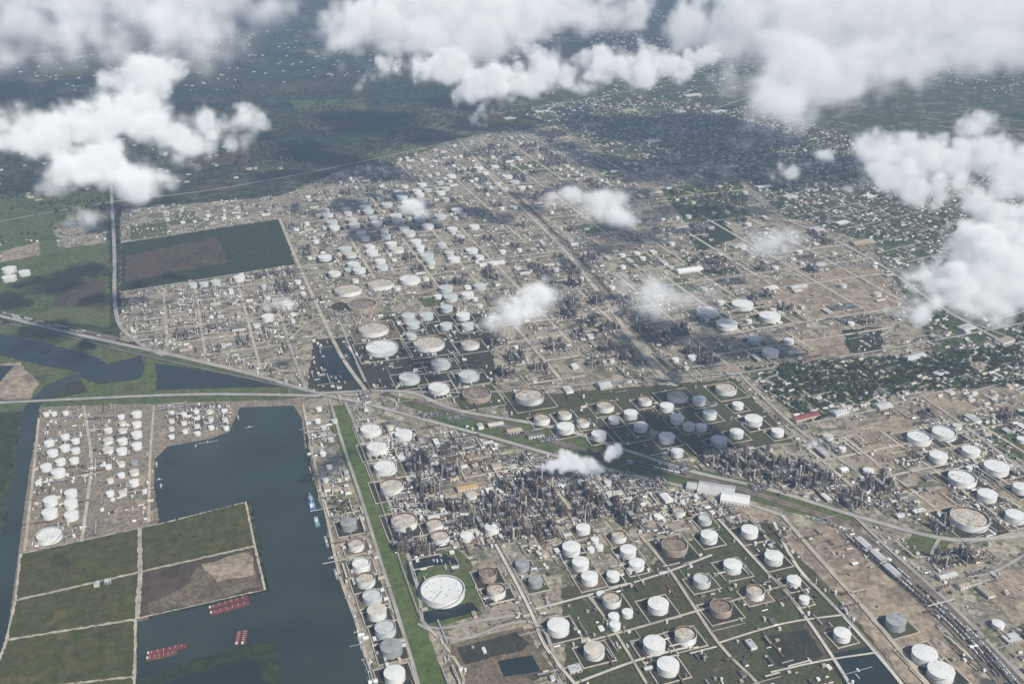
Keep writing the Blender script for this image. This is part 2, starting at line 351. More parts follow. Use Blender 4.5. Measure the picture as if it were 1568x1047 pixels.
for pts,w in [([(-200,250),(100,205),(430,170),(800,120),(1200,60)],10),([(1000,200),(1300,110),(1700,60)],12),([(600,215),(760,175),(1000,130),(1300,40)],12),([(1000,100),(1400,330)],10),([(1100,60),(1600,260)],10),([(960,150),(1000,190),(1100,215)],12)]:
    road('distant_road',pts,w,'asph' if w<12 else 'road',avoid=False)
def gridlines(poly,sp1,sp2,width,k,name,ang,jit=0,avoid=True,z=1.42,skipp=.12):
    xs=[p[0] for p in poly]; ys=[p[1] for p in poly]; cx,cy=sum(xs)/len(xs),sum(ys)/len(ys); R=max(max(xs)-min(xs),max(ys)-min(ys))
    mb=MB()
    for fam,(sp) in enumerate((sp1,sp2)):
        a=ang+(0 if fam==0 else math.pi/2); d=(math.cos(a),math.sin(a)); nn=(-d[1],d[0])
        o=-R
        while o<R:
            o+=sp*random.uniform(1-jit,1+jit)
            ts=np.arange(-R,R,12.0 if R<5000 else 60); X=cx+nn[0]*o+d[0]*ts; Y=cy+nn[1]*o+d[1]*ts
            ok=inside(poly,X,Y); run=[]
            skip=random.random()<skipp; cut=np.sin(ts*.004+o*1.7)>-.75
            for i in range(len(ts)):
                if ok[i] and not skip and cut[i]: run.append((X[i],Y[i]))
                else:
                    if len(run)>3: ribbon(mb,[run[0],run[-1]],width,z+fam*.02,k); 
                    if avoid: roads.extend((p[0],p[1],width/2) for p in run)
                    run=[]
            if len(run)>3: ribbon(mb,[run[0],run[-1]],width,z+fam*.02,k)
    mb.obj(name)
UP=PL([(440,340),(470,300),(560,262),(700,218),(850,200),(930,240),(1010,260),(1110,255),(1200,335),(1330,380),(1390,470),(1330,540),(1130,560),(1010,575),(800,590),(760,480),(560,440),(480,440)])
gridlines(UP,135,150,11,'berm','refinery_streets',GR,.25,z=1.86)
LM=PL([(188,450),(440,408),(478,460),(438,520),(430,575),(200,518)]); gridlines(LM,95,115,9,'berm','refinery_streets',GR,.2,z=1.86)
LO=PL([(560,640),(640,650),(870,712),(1050,760),(1000,800),(860,800),(740,830),(610,850)]); gridlines(LO,80,90,7,'berm','refinery_streets',GR,.2,z=1.86)
RT=PL([(1060,690),(1220,680),(1560,620),(1640,800),(1430,810),(1300,780),(1140,735)]); gridlines(RT,105,120,8,'berm','refinery_streets',GR,.2,z=1.86)
TW=[PL(t) for t in town_polys]
gridlines(TW[0],85,130,7,'road','town_streets',GR+.12,.2)
gridlines(TW[1],110,160,8,'road','town_streets',GR+.2,.3)
gridlines(TW[2],120,180,8,'road','town_streets',GR+.1,.3)
# ---------------------------------------------------------------- tank meshes
def tank_mesh(name,kind,shell,roof,rim):
    mb=MB(); n=40
    if kind=='cone':
        mb.cyl(0,0,0,1,1,n,shell,cap=False)
        mb.cyl(0,0,.965,1.0,1.02,n,rim,cap=False)
        mb.cyl(0,0,1.0,1.0,1.02,n,roof,dome=.10,kc=roof)
        mb.cyl(0,0,1.08,1.16,.05,8,rim)
        for i in range(4):
            a=i*1.57+.4; mb.cyl(.8*math.cos(a),.8*math.sin(a),1.0,1.07,.035,6,'grey')
        mb.cyl(0,0,.0,.04,1.03,n,'berm',r2=1.02,cap=False)
        for z in (.25,.5,.75): mb.cyl(0,0,z,z+.012,1.006,n,'grey',cap=False)
    else:
        mb.cyl(0,0,0,1,1,n,shell,cap=False)
        vs=[];
        for r,z in ((1.0,1.0),(.965,1.0),(.965,.68)):
            for i in range(n):
                a=2*math.pi*i/n; vs.append((r*math.cos(a),r*math.sin(a),z))
        mb.add(vs,[(j*n+i,j*n+(i+1)%n,(j+1)*n+(i+1)%n,(j+1)*n+i) for j in range(1) for i in range(n)],rim)
        mb.add(vs,[(n+i,n+(i+1)%n,2*n+(i+1)%n,2*n+i) for i in range(n)],'rust' if rim in('tank_t','cream') else 'grey')
        mb.cyl(0,0,.66,.68,.965,n,rim,cap=True,kc=roof)
        mb.cyl(0,0,.68,.71,.86,n,'deck' if roof!='deck' else 'grey',cap=True,kc=roof)
        for i in range(26):
            a=random.random()*6.28; r=math.sqrt(random.random())*.78; mb.cyl(r*math.cos(a),r*math.sin(a),.71,.76,.028,6,random.choice(['rust','grey','white']))
        mb.box(.45,.1,.72,.75,.85,.035,.25,'grey')
        mb.cyl(0,0,.90,.925,1.035,n,rim,cap=False); 
    for i in range(22):
        a=.5+i*.055; z=i/22; mb.box(1.025*math.cos(a),1.025*math.sin(a),z*.96,z*.96+.07,.05,.06,a,'grey')
    for a in (-1.2,-1.9,2.6): mb.box(1.04*math.cos(a),1.04*math.sin(a),.03,.12,.1,.05,a,'grey')
    return mb.mesh(name)
TM={'W':tank_mesh('cone_roof_tank','cone','white','white','white'),
    'C':tank_mesh('cream_cone_roof_tank','cone','white','cream','cream'),
    'O':tank_mesh('floating_roof_tank','open','white','deck','cream'),
    'V':tank_mesh('white_floating_roof_tank','open','white','white','white'),
    'T':tank_mesh('rusty_floating_roof_tank','open','tank_t','tdeck','cream'),
    'G':tank_mesh('grey_floating_roof_tank','open','pgreen','pgreen','pgreen'),
    'D':tank_mesh('grey_cone_roof_tank','cone','grey','grey','dgrey'),
    'P':tank_mesh('pale_grey_tank','cone','pgreen','pgreen','white')}
occ=[]
tanks=[]
bund=MB()
def tank_w(x,y,r,k,h=None,b=None):
    if h is None: h=min(14,max(5.0,r*.72+2.0))
    name={'O':'floating_roof_tank','V':'floating_roof_tank','T':'floating_roof_tank','G':'floating_roof_tank'}.get(k,'storage_tank')
    mkobj(name,TM[k],(x,y,1.9),random.uniform(0,6.28),(r,r,h)); occ.append((x,y,r+3))
    if b:
        s=r*random.uniform(1.45,1.75); s2=r*random.uniform(1.4,1.8); z=1.55+len(tanks)*.0008
        c,n=math.cos(GR),math.sin(GR)
        def w(a,bb,zz): return (x+a*c-bb*n,y+a*n+bb*c,zz)
        bund.add([w(-s,-s2,z),w(s,-s2,z),w(s,s2,z),w(-s,s2,z)],[(0,1,2,3)],b)
        wd=2.2
        for (ax,ay,lx,ly) in ((0,-s2,2*s+wd,wd),(0,s2,2*s+wd,wd),(-s,0,wd,2*s2-wd),(s,0,wd,2*s2-wd)):
            q=w(ax,ay,0); bund.box(q[0],q[1],z,z+1.3,lx,ly,GR,'berm')
    tanks.append((x,y,r))
def tk(lst,b=None,sc_=1.0):
    for it in lst:
        u,v,wd,k=it[:4]; h=11
        x,y=P(u,v,h+2); r=wd*.475*mpp(u,v,h)*sc_
        bb=b
        if isinstance(b,list): bb=random.choice(b)
        tank_w(x,y,r,k,b=bb)
tk([(209,631,17,'W'),(209,646,16,'W'),(209,662,18,'W'),(209,679,18,'W'),(187,672,17,'W'),(186,687,18,'W'),(165,671,17,'C'),(165,686,18,'C'),(165,655,14,'W'),(187,656,14,'C'),(185,634,12,'W'),(187,644,12,'C'),
 (99,665,15,'W'),(99,682,17,'W'),(115,671,14,'W'),(75,675,17,'W'),(115,686,15,'W'),(80,690,18,'W'),(113,701,16,'W'),(92,703,17,'W'),(70,712,19,'W'),(89,721,23,'W'),(58,735,12,'W'),
 (108,752,21,'W'),(77,764,24,'W'),(108,768,23,'W'),(76,783,26,'W'),(109,786,24,'W'),(75,817,42,'V'),(185,706,13,'C'),(205,704,13,'D'),(205,719,16,'C'),(185,723,13,'W'),(205,735,17,'W'),(168,751,14,'W'),(187,750,14,'C'),(168,731,12,'C'),(165,710,12,'W')],None,.92)
tk([(x,y,9.5,random.choice('WWC')) for x,y in [(262,628),(262,640),(262,652),(262,664),(281,630),(281,643),(283,656),(300,626),(301,637),(301,648),(302,659),(320,626),(322,637),(323,650),(343,625),(344,638),(346,651),(70,630),(82,629),(100,628)]])
tk([(x,y,10,random.choice('WPP')) for x,y in [(488,622),(495,650),(506,668),(494,690),(504,710),(498,730),(486,640),(512,640)]])
tk([(568,656,34,'V'),(618,664,28,'W'),(578,683,35,'V'),(590,713,37,'V'),(600,742,38,'O'),(619,796,42,'O'),(534,800,26,'D'),(545,831,26,'O'),(553,862,29,'V'),(560,885,30,'O'),(570,911,31,'G'),(577,934,31,'C'),(590,960,34,'G'),(599,989,35,'D'),(604,1030,34,'W'),(666,801,27,'O'),(674,820,30,'O'),(714,818,20,'W'),(753,806,24,'V'),(747,877,28,'T'),(760,902,30,'O')],['bundb','bundd','bundd'])
tk([(678,902,71,'V')])
tk([(875,837,28,'W'),(893,807,22,'W'),(889,860,26,'W'),(903,882,26,'W'),(948,818,23,'O'),(962,841,25,'W'),(975,861,24,'W'),(939,878,20,'W'),(1033,834,40,'T'),(1086,819,26,'W'),(1148,811,26,'W'),(1185,851,28,'W'),(1122,864,28,'W'),(1075,886,27,'G'),(1216,886,22,'W'),(1232,913,16,'W'),(1157,904,28,'O'),(1008,924,32,'W'),(937,915,29,'O'),(855,957,34,'W'),(1104,928,34,'T'),(1050,970,34,'O'),(1002,984,34,'W'),(910,993,32,'C'),(1023,1017,34,'W'),(1290,968,26,'W'),(1372,950,30,'D'),(1416,1000,38,'W'),(1441,1026,40,'W'),(1040,780,20,'O'),(1080,792,21,'G'),(820,887,22,'D'),(800,862,22,'D'),(1060,1065,34,'W'),(960,1066,32,'W')],['bundg','bundb','bundd','bundd'],1.04)
tk([(911,822,13,'W'),(918,833,13,'W'),(905,836,12,'W'),(940,940,18,'W'),(961,934,18,'W'),(942,953,18,'W'),(920,905,14,'W')])
tk([(1408,668,38,'V'),(1446,661,38,'V'),(1437,697,28,'W'),(1487,689,28,'W'),(1474,730,44,'V'),(1526,714,38,'W'),(1512,756,30,'W'),(1485,792,60,'O'),(1555,788,30,'W'),(1563,745,24,'W')],['bundb','bundd'])
tk([(811,605,46,'O'),(730,602,46,'T'),(866,653,28,'W'),(917,664,24,'W'),(893,644,21,'O'),(865,632,22,'O'),(966,632,22,'W'),(981,651,22,'W'),(1021,621,22,'W'),(1037,639,22,'W'),(1021,668,26,'W'),(1071,611,22,'W'),(1055,650,20,'C'),(1087,632,22,'W'),(1101,673,26,'P'),(1112,593,34,'O'),(1038,604,34,'O'),(1154,641,28,'W'),(1128,661,22,'W'),(1191,659,20,'W'),(988,611,22,'O'),(927,620,28,'O'),(1074,651,18,'W'),(830,639,26,'O'),(940,640,18,'P'),(1000,660,14,'D'),(1130,618,18,'W'),(1037,690,20,'W')],['bundg','bundg','bundd'])
tk([(572,502,48,'O'),(585,531,52,'V'),(657,524,50,'O'),(720,525,30,'O'),(675,555,32,'G'),(718,573,34,'G'),(672,592,34,'V'),(627,577,34,'G'),(632,495,22,'P'),(653,482,22,'P'),(625,483,22,'P'),(683,497,20,'P'),(709,482,22,'W'),(630,512,18,'G'),(716,497,20,'P'),(684,470,20,'P')],['bundd','bundd','bundb'])
tk([(533,442,44,'O'),(583,433,42,'O'),(628,426,34,'V'),(555,466,46,'T'),(410,484,20,'W'),(366,424,18,'W'),(330,430,15,'P'),(312,433,14,'P'),(295,434,14,'P'),(14,411,22,'W'),(37,416,18,'W'),(14,424,22,'W'),(683,440,22,'P'),(690,454,22,'P'),(716,450,20,'W'),(735,437,20,'P')])
tk([(1083,476,34,'W'),(1137,465,34,'W'),(1113,495,34,'W'),(1179,483,34,'W'),(1180,538,26,'W'),(1155,518,22,'P'),(1208,520,16,'W')],['bundg'])
farm=PL([(475,318),(640,290),(700,300),(760,400),(640,415),(505,432)])
fx=[p[0] for p in farm]; fy=[p[1] for p in farm]
cx,cy=sum(fx)/6,sum(fy)/6
for i in range(-14,15):
    for j in range(-14,15):
        if random.random()<.2: continue
        x=cx+E1[0]*i*86+E2[0]*(j*66+ (j//2)*34)+random.uniform(-5,5); y=cy+E1[1]*i*86+E2[1]*(j*66+(j//2)*34)
        if ins(farm,x,y) and all((x-a)**2+(y-b)**2>(r+24)**2 for a,b,r in occ):
            tank_w(x,y,random.choice([17,20,22,24]),random.choice('PPWWCWWV'),12,random.choice(['bundb','bundd',None]))
farm2=PL([(600,285),(780,250),(800,290),(680,300)])
cx,cy=P(700,280)
for i in range(-10,11):
    for j in range(-8,9):
        x=cx+E1[0]*i*80+E2[0]*j*95; y=cy+E1[1]*i*80+E2[1]*j*95
        if ins(farm2,x,y) and random.random()<.6: tank_w(x,y,random.choice([17,20,22]),random.choice('PWWCW'),10)
bund.obj('containment_bunds')
roads_a=np.array(roads); occ_a=np.array(occ)
def free(x,y,r):
    if ((roads_a[:,0]-x)**2+(roads_a[:,1]-y)**2<(roads_a[:,2]+r)**2).any(): return False
    if ((occ_a[:,0]-x)**2+(occ_a[:,1]-y)**2<(occ_a[:,2]+r)**2).any(): return False
    return True
WATw=PL(WAT)
# ---------------------------------------------------------------- process units
def unit_mesh(seed):
    R=random.Random(seed); mb=MB(); W=58
    mb.box(0,0,-.6,.05,W,W*.9,0,'bundb')
    for lv in (5,8,11):
        for i in range(7): mb.box(0,-4.5+i*1.5,lv,lv+.45,W,.6,0,R.choice(['steel','silver','grey','rust','steel']))
    for i in range(-4,5):
        for sy in (-5.5,5.5): mb.box(i*6.8,sy,0,12.5,.7,.7,0,'steel')
        for lv in (4.5,7.5,10.5): mb.box(i*6.8,0,lv,lv+.5,.6,11,0,'steel')
    for k in range(9):
        a=-24+k*6; mb.box(a,0,12.6,13.4,4.6,10,0,R.choice(['silver','grey','dgrey','steel']))
    for s in range(R.randint(4,7)):
        x=R.uniform(-22,22); y=R.choice([-1,1])*R.uniform(12,21); lx=R.uniform(7,14); ly=R.uniform(6,10); nl=R.randint(3,6)
        for a in (-.5,0,.5):
            for b in (-.5,.5): mb.box(x+a*lx,y+b*ly,0,nl*5,.7,.7,0,'steel')
        for q in range(1,nl+1):
            mb.box(x,y,q*5-.3,q*5,lx,ly,0,R.choice(['steel','dgrey','rust'])); 
            for e in range(4): mb.cyl(x+R.uniform(-.4,.4)*lx,y+R.uniform(-.35,.35)*ly,q*5,q*5+R.uniform(2,4),R.uniform(.7,1.4),7,R.choice(['silver','grey','steel','rust']))
    for s in range(R.randint(6,10)):
        x=R.uniform(-25,25); y=R.choice([-1,1])*R.uniform(9,23); h=R.uniform(12,34); r=R.uniform(1.1,2.4); k=R.choice(['silver','cream','dgrey','steel','cream','grey','silver'])
        mb.cyl(x,y,0,h,r,10,k,dome=r*.6)
        z=6
        while z<h: mb.cyl(x,y,z,z+.5,r+1.1,10,'steel'); z+=R.uniform(5,9)
        mb.box(x+r+.5,y,0,h,.5,.7,0,'dgrey'); mb.box(x-r-.4,y,2,h-2,.4,.4,0,'silver')
    for s in range(16):
        x=R.uniform(-26,26); y=R.choice([-1,1])*R.uniform(8,24); L=R.uniform(5,11); r=R.uniform(.8,1.7); rt=R.choice([0,math.pi/2]); z=R.choice([2.4,2.4,6])
        mb.hcyl(x,y,z,L,r,rt,R.choice(['silver','white','cream','grey','steel']),8)
        for q in (-.3,.3): mb.box(x+math.cos(rt)*q*L,y+math.sin(rt)*q*L,0,z-r*.7,.8,.8,0,'grey')
    if R.random()<.6:
        x=R.uniform(-18,18); y=R.choice([-17,17]); mb.box(x,y,2,13,9,7,0,R.choice(['grey','rust','steel'])); mb.box(x,y,13,17,5,4,0,'steel'); mb.cyl(x,y,17,R.uniform(32,44),1.5,10,R.choice(['cream','grey','silver']),r2=1.2)
    for s in range(70):
        x=R.uniform(-28,28); y=R.uniform(-25,25); mb.box(x,y,0,R.uniform(1,4.5),R.uniform(.8,3.5),R.uniform(.8,3.5),0,R.choice(['cream','grey','steel','dgrey','white','silver','white','cream','grey']))
    for s in range(26):
        z=R.uniform(.8,6); L=R.uniform(8,28); v=R.random()<.5
        x=R.uniform(-20,20); y=R.uniform(-18,18); mb.box(x,y,z,z+.4,L if v else .5,.5 if v else L,0,R.choice(['silver','white','rust','grey']))
    return mb.mesh('process_unit')
UM=[unit_mesh(i) for i in range(8)]
nu=0
def unit(x,y,s=1.0,rot=None):
    global occ_a,nu
    mkobj('process_unit',random.choice(UM),(x,y,2.3),GR+(random.choice([0,1,2,3])*math.pi/2 if rot is None else rot),(s,s,s*random.uniform(.85,1.15)))
    occ.append((x,y,27*s)); occ_a=np.array(occ); nu+=1
for u,v in [(640,712),(655,745),(690,722),(702,772),(660,772),(745,768),(785,745),(800,775),(835,752),(848,782),(888,756),(900,785),(930,770),(965,790),(825,735),(735,800),(790,812),(835,812),(866,775),(770,790),(620,832),(648,838),
  (1095,700),(1135,705),(1170,700),(1200,715),(1240,715),(1225,735),(1265,740),(1310,765),(1345,740),(1155,722),(1290,745),(1115,715),
  (790,545),(775,568),(825,560),(870,480),(900,492),(935,503),(880,432),(955,478),(905,398),(1012,520),(1060,535),(1085,552),(960,543),(930,530),(850,530),(760,520),(1040,505),(985,500),(915,460),(850,450),(885,510)]:
    x,y=P(u,v,8)
    if ((occ_a[:,0]-x)**2+(occ_a[:,1]-y)**2<(occ_a[:,2]+12)**2).any(): continue
    unit(x,y,random.uniform(.85,1.05))
def building(mb,x,y,lx,ly,h,rot,wall,roof,flat=False):
    if flat:
        mb.box(x,y,1.9,1.9+h,lx,ly,rot,wall,roof); 
        c,n=math.cos(rot),math.sin(rot)
        for i in range(3):
            a=random.uniform(-.35,.35)*lx; b=random.uniform(-.3,.3)*ly; mb.box(x+a*c-b*n,y+a*n+b*c,1.9+h,1.9+h+1.4,2.2,2.2,rot,'grey')
    else: mb.gable(x,y,1.9,h,ly*.12+.5,lx,ly,rot,wall,roof)
    c,n=math.cos(rot),math.sin(rot)
    m=max(2,int(lx/7))
    for i in range(m):
        a=-lx/2+(i+.5)*lx/m
        for sg in (-1,1):
            b=sg*(ly/2+.03); mb.box(x+a*c-b*n,y+a*n+b*c,3.1,min(5.4,1.4+h),lx/m*.5,.12,rot,'glass')
def bld(name,u,v,lx,ly,h,wall,roof,rot=GR,flat=False,world=None):
    global occ_a
    x,y=world or P(u,v,h); mb=MB(); building(mb,0,0,lx,ly,h,0,wall,roof,flat); o=mb.obj(name); o.location=(x,y,0); o.rotation_euler[2]=rot
    L=max(lx,ly); c,n=math.cos(rot),math.sin(rot)
    for t in (-.33,0,.33): occ.append((x+c*t*lx,y+n*t*lx,min(lx,ly)*.6+3))
    occ_a=np.array(occ); return o
A=math.radians
bld('warehouse',1097,748,78,40,9,'white','roofs',A(-17)); bld('warehouse',1126,762,60,36,9,'white','white',A(-17)) ; bld('warehouse',1066,744,40,26,8,'cream','roofs',A(-17))
bld('warehouse',1055,412,95,32,9,'white','white',GR); bld('warehouse',715,745,46,18,7,'cream','roofo',GR); bld('warehouse',695,731,20,14,6,'cream','rooft',GR)
bld('warehouse',1234,637,75,20,7,'cream','roofr',GR+.1); bld('warehouse',1286,630,40,22,7,'white','roofs',GR+.1); bld('warehouse',1352,620,40,30,7,'cream','roofs',GR)
bld('warehouse',925,588,34,34,9,'cream','roofs',GR); bld('office_building',760,401,60,22,9,'white','white',GR,True); bld('office_building',740,404,30,22,9,'white','white',GR,True)
bld('warehouse',1222,438,60,24,7,'cream','roofs',GR); bld('warehouse',1400,545,70,25,7,'white','roofs',GR+.1);bld('warehouse',1320,370,90,40,8,'rooft','rooft',GR)
for t,(u,v) in enumerate([(1322,830),(1345,850),(1366,872)]): bld('train_shed',u,v,34,15,8,'grey','roofs',math.atan2(P(1390,890)[1]-P(1310,820)[1],P(1390,890)[0]-P(1310,820)[0]))
for (u,v,a,b) in [(990,368,60,40),(1000,385,30,20),(500,745,26,14),(515,748,20,12),(532,750,22,14),(148,893,10,10),(165,888,12,10),(1000,290,90,50),(530,722,16,10),(1170,285,70,30),(1120,255,80,30),(870,596,30,20),(560,625,16,10),(760,712,22,22),(690,760,24,12),(668,676,26,12),(1490,640,40,20),(1450,880,40,14),(1475,895,22,14),(1510,905,30,16),(880,1022,22,16),(1150,985,22,12)]:
    bld('industrial_building',u,v,a,b,6,random.choice(['white','cream','grey']),random.choice(['white','roofs','rooft']),GR+random.choice([0,math.pi/2]),random.random()<.5)
zones=[(UP,56,(.22,.16,.24)),(LM,54,(.38,.12,.2)),(LO,50,(.3,.2,.35)),(RT,54,(.18,.08,.22)),
 (PL([(190,325),(420,322),(430,332),(300,345),(262,340),(190,342)]),55,(.1,.2,.3)),
 (PL([(600,605),(760,645),(860,680),(700,652)]),40,(0,.05,.4)),
 (PL([(1140,410),(1330,380),(1400,470),(1330,540),(1200,520)]),60,(.02,.05,.25)),
 (PL([(520,262),(850,195),(700,300),(560,300)]),60,(.12,.2,.2)),
 (PL([(1440,860),(1600,830),(1640,1000),(1560,1000)]),45,(.15,.18,.3)),
 (PL([(1240,690),(1400,620),(1640,700),(1560,810),(1300,770)]),50,(.05,.05,.22))]
nb=0
for poly,sp,(pu,pt,pb) in zones:
    xs=[p[0] for p in poly]; ys=[p[1] for p in poly]; cx,cy=sum(xs)/len(xs),sum(ys)/len(ys); R=int(max(max(xs)-min(xs),max(ys)-min(ys))/sp)
    for i in range(-R,R):
        for j in range(-R,R):
            x=cx+E1[0]*i*sp+E2[0]*j*sp+random.uniform(-6,6); y=cy+E1[1]*i*sp+E2[1]*j*sp+random.uniform(-6,6)
            if not ins(poly,x,y): continue
            q=random.random(); g=math.sin(x*.006+1.3)+math.sin(y*.0045+x*.002); 
            if any(ins(t,x,y) for t in TANw): q=q*4+.2
            pu_=pu*(1.7 if g>.2 else .35)
            if q<pu_ and free(x,y,18): unit(x,y,random.uniform(.6,.85))
            elif q<pu_+pt and free(x,y,14): tank_w(x,y,random.uniform(7,13),random.choice('WWCPWC'),random.uniform(7,11)); occ_a=np.array(occ)
            elif q<pu_+pt+pb and free(x,y,14):
                a,b=random.uniform(14,40),random.uniform(10,20); nb+=1
                bld('industrial_building',0,0,a,b,random.uniform(4,8),random.choice(['white','cream','grey','rooft']),random.choice(['white','roofs','rooft','roofd','cream','roofs']),GR+random.choice([0,math.pi/2]),random.random()<.5,world=(x,y))
print('units',nu,'bld',nb,'tanks',len(tanks),time.time()-T0)
# ---------------------------------------------------------------- yard clutter
cl=MB()
DK=PL([(64,626),(236,622),(232,800),(40,845)]); DK2=PL([(462,612),(500,612),(560,860),(600,1060),(570,1060),(500,800)]); DK3=PL([(250,622),(358,618),(350,655),(250,676)])
def scatter(poly,n):
    xs=[p[0] for p in poly]; ys=[p[1] for p in poly]
    X=rng.uniform(min(xs),max(xs),n*3); Y=rng.uniform(min(ys),max(ys),n*3); ok=inside(poly,X,Y); X=X[ok][:n];Y=Y[ok][:n]
    return X,Y
farmg=PL([(770,608),(1125,580),(1215,675),(1050,700),(900,690),(780,640)])
bare=PL([(185,372),(430,335),(452,406),(185,446)]); strip=PL([(503,622),(530,618),(560,690),(602,790),(636,890),(650,955),(690,1060),(640,1080),(612,960),(580,860),(548,760),(520,690)])
lowfarm=PL([(640,840),(860,800),(1190,800),(1440,1100),(700,1100)])
med=PL([(590,603),(760,635),(960,688),(1140,735),(1330,790),(1280,800),(1080,752),(900,712),(700,660)])
park=PL([(1010,290),(1130,270),(1150,330),(1130,365),(1070,385),(1050,340)])
cols=['white','white','white','cream','grey','grey','steel','dgrey','silver','rooft','roofs','cream']
cnt=0
for poly,n in [(INDw,19000),(LO,2800),(PL([(600,640),(1000,740),(1180,800),(860,860),(620,870)]),2500),(DK,600),(DK2,260),(DK3,260),(RT,1800),(LM,1500),(lowfarm,1700),(PL([(80,345),(160,335),(162,372),(90,380)]),90),(PL([(-60,380),(60,365),(62,385),(-60,402)]),60)]:
    X,Y=scatter(poly,n)
    for ex,kp in [(bare,0),(strip,.0),(farmg,.25),(lowfarm,.35),(med,.12),(park,.03)]+[(t,.25) for t in TANw]:
        m=inside(ex,X,Y); keep=~m|(rng.random(len(X))<kp); X=X[keep];Y=Y[keep]
    m=inside(WATw,X,Y); X=X[~m];Y=Y[~m]
    cm=(np.sin(X*.031+np.cos(Y*.017)*2)+np.sin(Y*.027+X*.011)+rng.uniform(-1.0,1.0,len(X)))>-.35; X=X[cm];Y=Y[cm]
    for x,y in zip(X,Y):
        if ((occ_a[:,0]-x)**2+(occ_a[:,1]-y)**2<(occ_a[:,2]*.97)**2).any(): continue
        if ((roads_a[:,0]-x)**2+(roads_a[:,1]-y)**2<(roads_a[:,2]+1.5)**2).any(): continue
        t=random.random(); rt=GR+random.choice([0,math.pi/2]); k=random.choice(cols); cnt+=1
        if t<.30: cl.box(x,y,1,1.5+random.uniform(2,5),random.uniform(2,8),random.uniform(2,6),rt,k)
        elif t<.42: cl.gable(x,y,1.5,random.uniform(2.5,4.5),1.2,random.uniform(7,16),random.uniform(5,9),rt,random.choice(['white','cream','grey']),random.choice(['white','roofs','rooft','roofd']))
        elif t<.60: cl.cyl(x,y,1,2+random.uniform(2.5,7),random.uniform(1,3.2),8,k,dome=.5)
        elif t<.72: cl.hcyl(x,y,3.8,random.uniform(5,14),random.uniform(1,1.7),rt,random.choice(['white','silver','cream','grey']),7)
        elif t<.95:
            L=random.uniform(15,70); w=random.uniform(1.2,3.5); z=random.choice([3,5,6.5])
            cl.box(x,y,z,z+.7,L,w,rt,random.choice(['steel','silver','cream','grey','rust']))
            for q in (-.45,-.15,.15,.45): cl.box(x+math.cos(rt)*L*q,y+math.sin(rt)*L*q,1,z-.01,.5,w,rt,'steel')
        else:
            h=random.uniform(6,16); cl.cyl(x,y,1,h,random.uniform(.5,1.2),7,k,dome=.4); cl.cyl(x,y,h*.6,h*.6+.4,2,7,'steel')
cl.obj('refinery_yard_equipment')
pr=MB()
def piperack(pts,w,z,n):
    wd=smooth(PL(pts),30)
    for i in range(n): ribbon(pr,wd,w/n*.6,z,random.choice(['silver','rust','cream','steel']),off=-w/2+(i+.5)*w/n)
    for p in wd[::1]: pr.box(p[0],p[1],1.5,z-.1,.6,w,GR,'steel')
piperack([(790,300),(893,400),(1022,562)],10,6,6); piperack([(745,800),(780,860),(820,940)],7,3.5,5); piperack([(640,668),(870,722),(1040,762)],6,4,4); piperack([(1225,880),(1300,950),(1388,1047)],5,2.9,3)
piperack([(540,650),(572,740),(612,860),(640,940)],5,3,4); piperack([(1120,800),(1150,845),(1222,930)],4,2.9,3);piperack([(690,300),(760,370),(800,440)],7,6,5)
pr.obj('pipe_rack')
# ---------------------------------------------------------------- railway
rw=MB(); yard=[PL([(1298,812),(1380,880),(1470,960),(1560,1060)]),PL([(630,612),(760,648),(880,686),(1000,716),(1130,748),(1290,800)]),PL([(-60,466),(60,494),(180,520)])]
for yi,(w,n) in enumerate(zip(yard,(9,3,5))):
    w=smooth(w,20); ribbon(rw,w,n*5+4,1.92,'ballast')
    for i in range(n):
        o=-n*2.5+2.5+i*5; 
        for g in (-.75,.75): ribbon(rw,w,.35,1.98,'rail',off=o+g)
rw.obj('railway_track')
def train(w,off,i0,i1,kinds):
    mb=MB(); w=smooth(w,16); 
    for i in range(max(1,int(i0*len(w))),int(i1*len(w))-1):
        if random.random()<.06: continue
        a,b=w[i],w[i+1]; dx,dy=b[0]-a[0],b[1]-a[1]; L=math.hypot(dx,dy); rt=math.atan2(dy,dx); x=(a[0]+b[0])/2-dy/L*off; y=(a[1]+b[1])/2+dx/L*off
        k=random.choice(kinds); c,n=math.cos(rt),math.sin(rt)
        if k in('white','dgrey','silver'):
            mb.hcyl(x,y,4.3,L*.72,1.5,rt,k,9); mb.box(x,y,5.7,6.3,1.4,1.2,rt,'grey')
        else: mb.box(x,y,3.3,6.1,L*.84,2.9,rt,k); mb.box(x,y,6.12,6.4,L*.8,1.6,rt,'dgrey')
        mb.box(x,y,2.7,3.1,L*.9,2.4,rt,'dgrey')
        for q in (-.3,.3): mb.box(x+c*q*L,y+n*q*L,2.0,2.75,2.6,2.2,rt,'rail')
    mb.obj('freight_train')
for i,(a,b,ks) in enumerate([(.1,.55,['dgrey','rust']),(.0,.9,['white','white','silver']),(.4,1,['dgrey','rust']),(.1,.8,['white','silver']),(.5,1,['rust','grey']),(.2,.95,['dgrey','white','silver']),(.6,1,['white'])]):
    train(yard[0],-20+i*5.0,a,b,ks)
train(yard[1],0,.45,.7,['dgrey','white']); train(yard[2],-5,.1,.9,['white','silver','dgrey']); train(yard[2],5,.2,.8,['rust','white'])
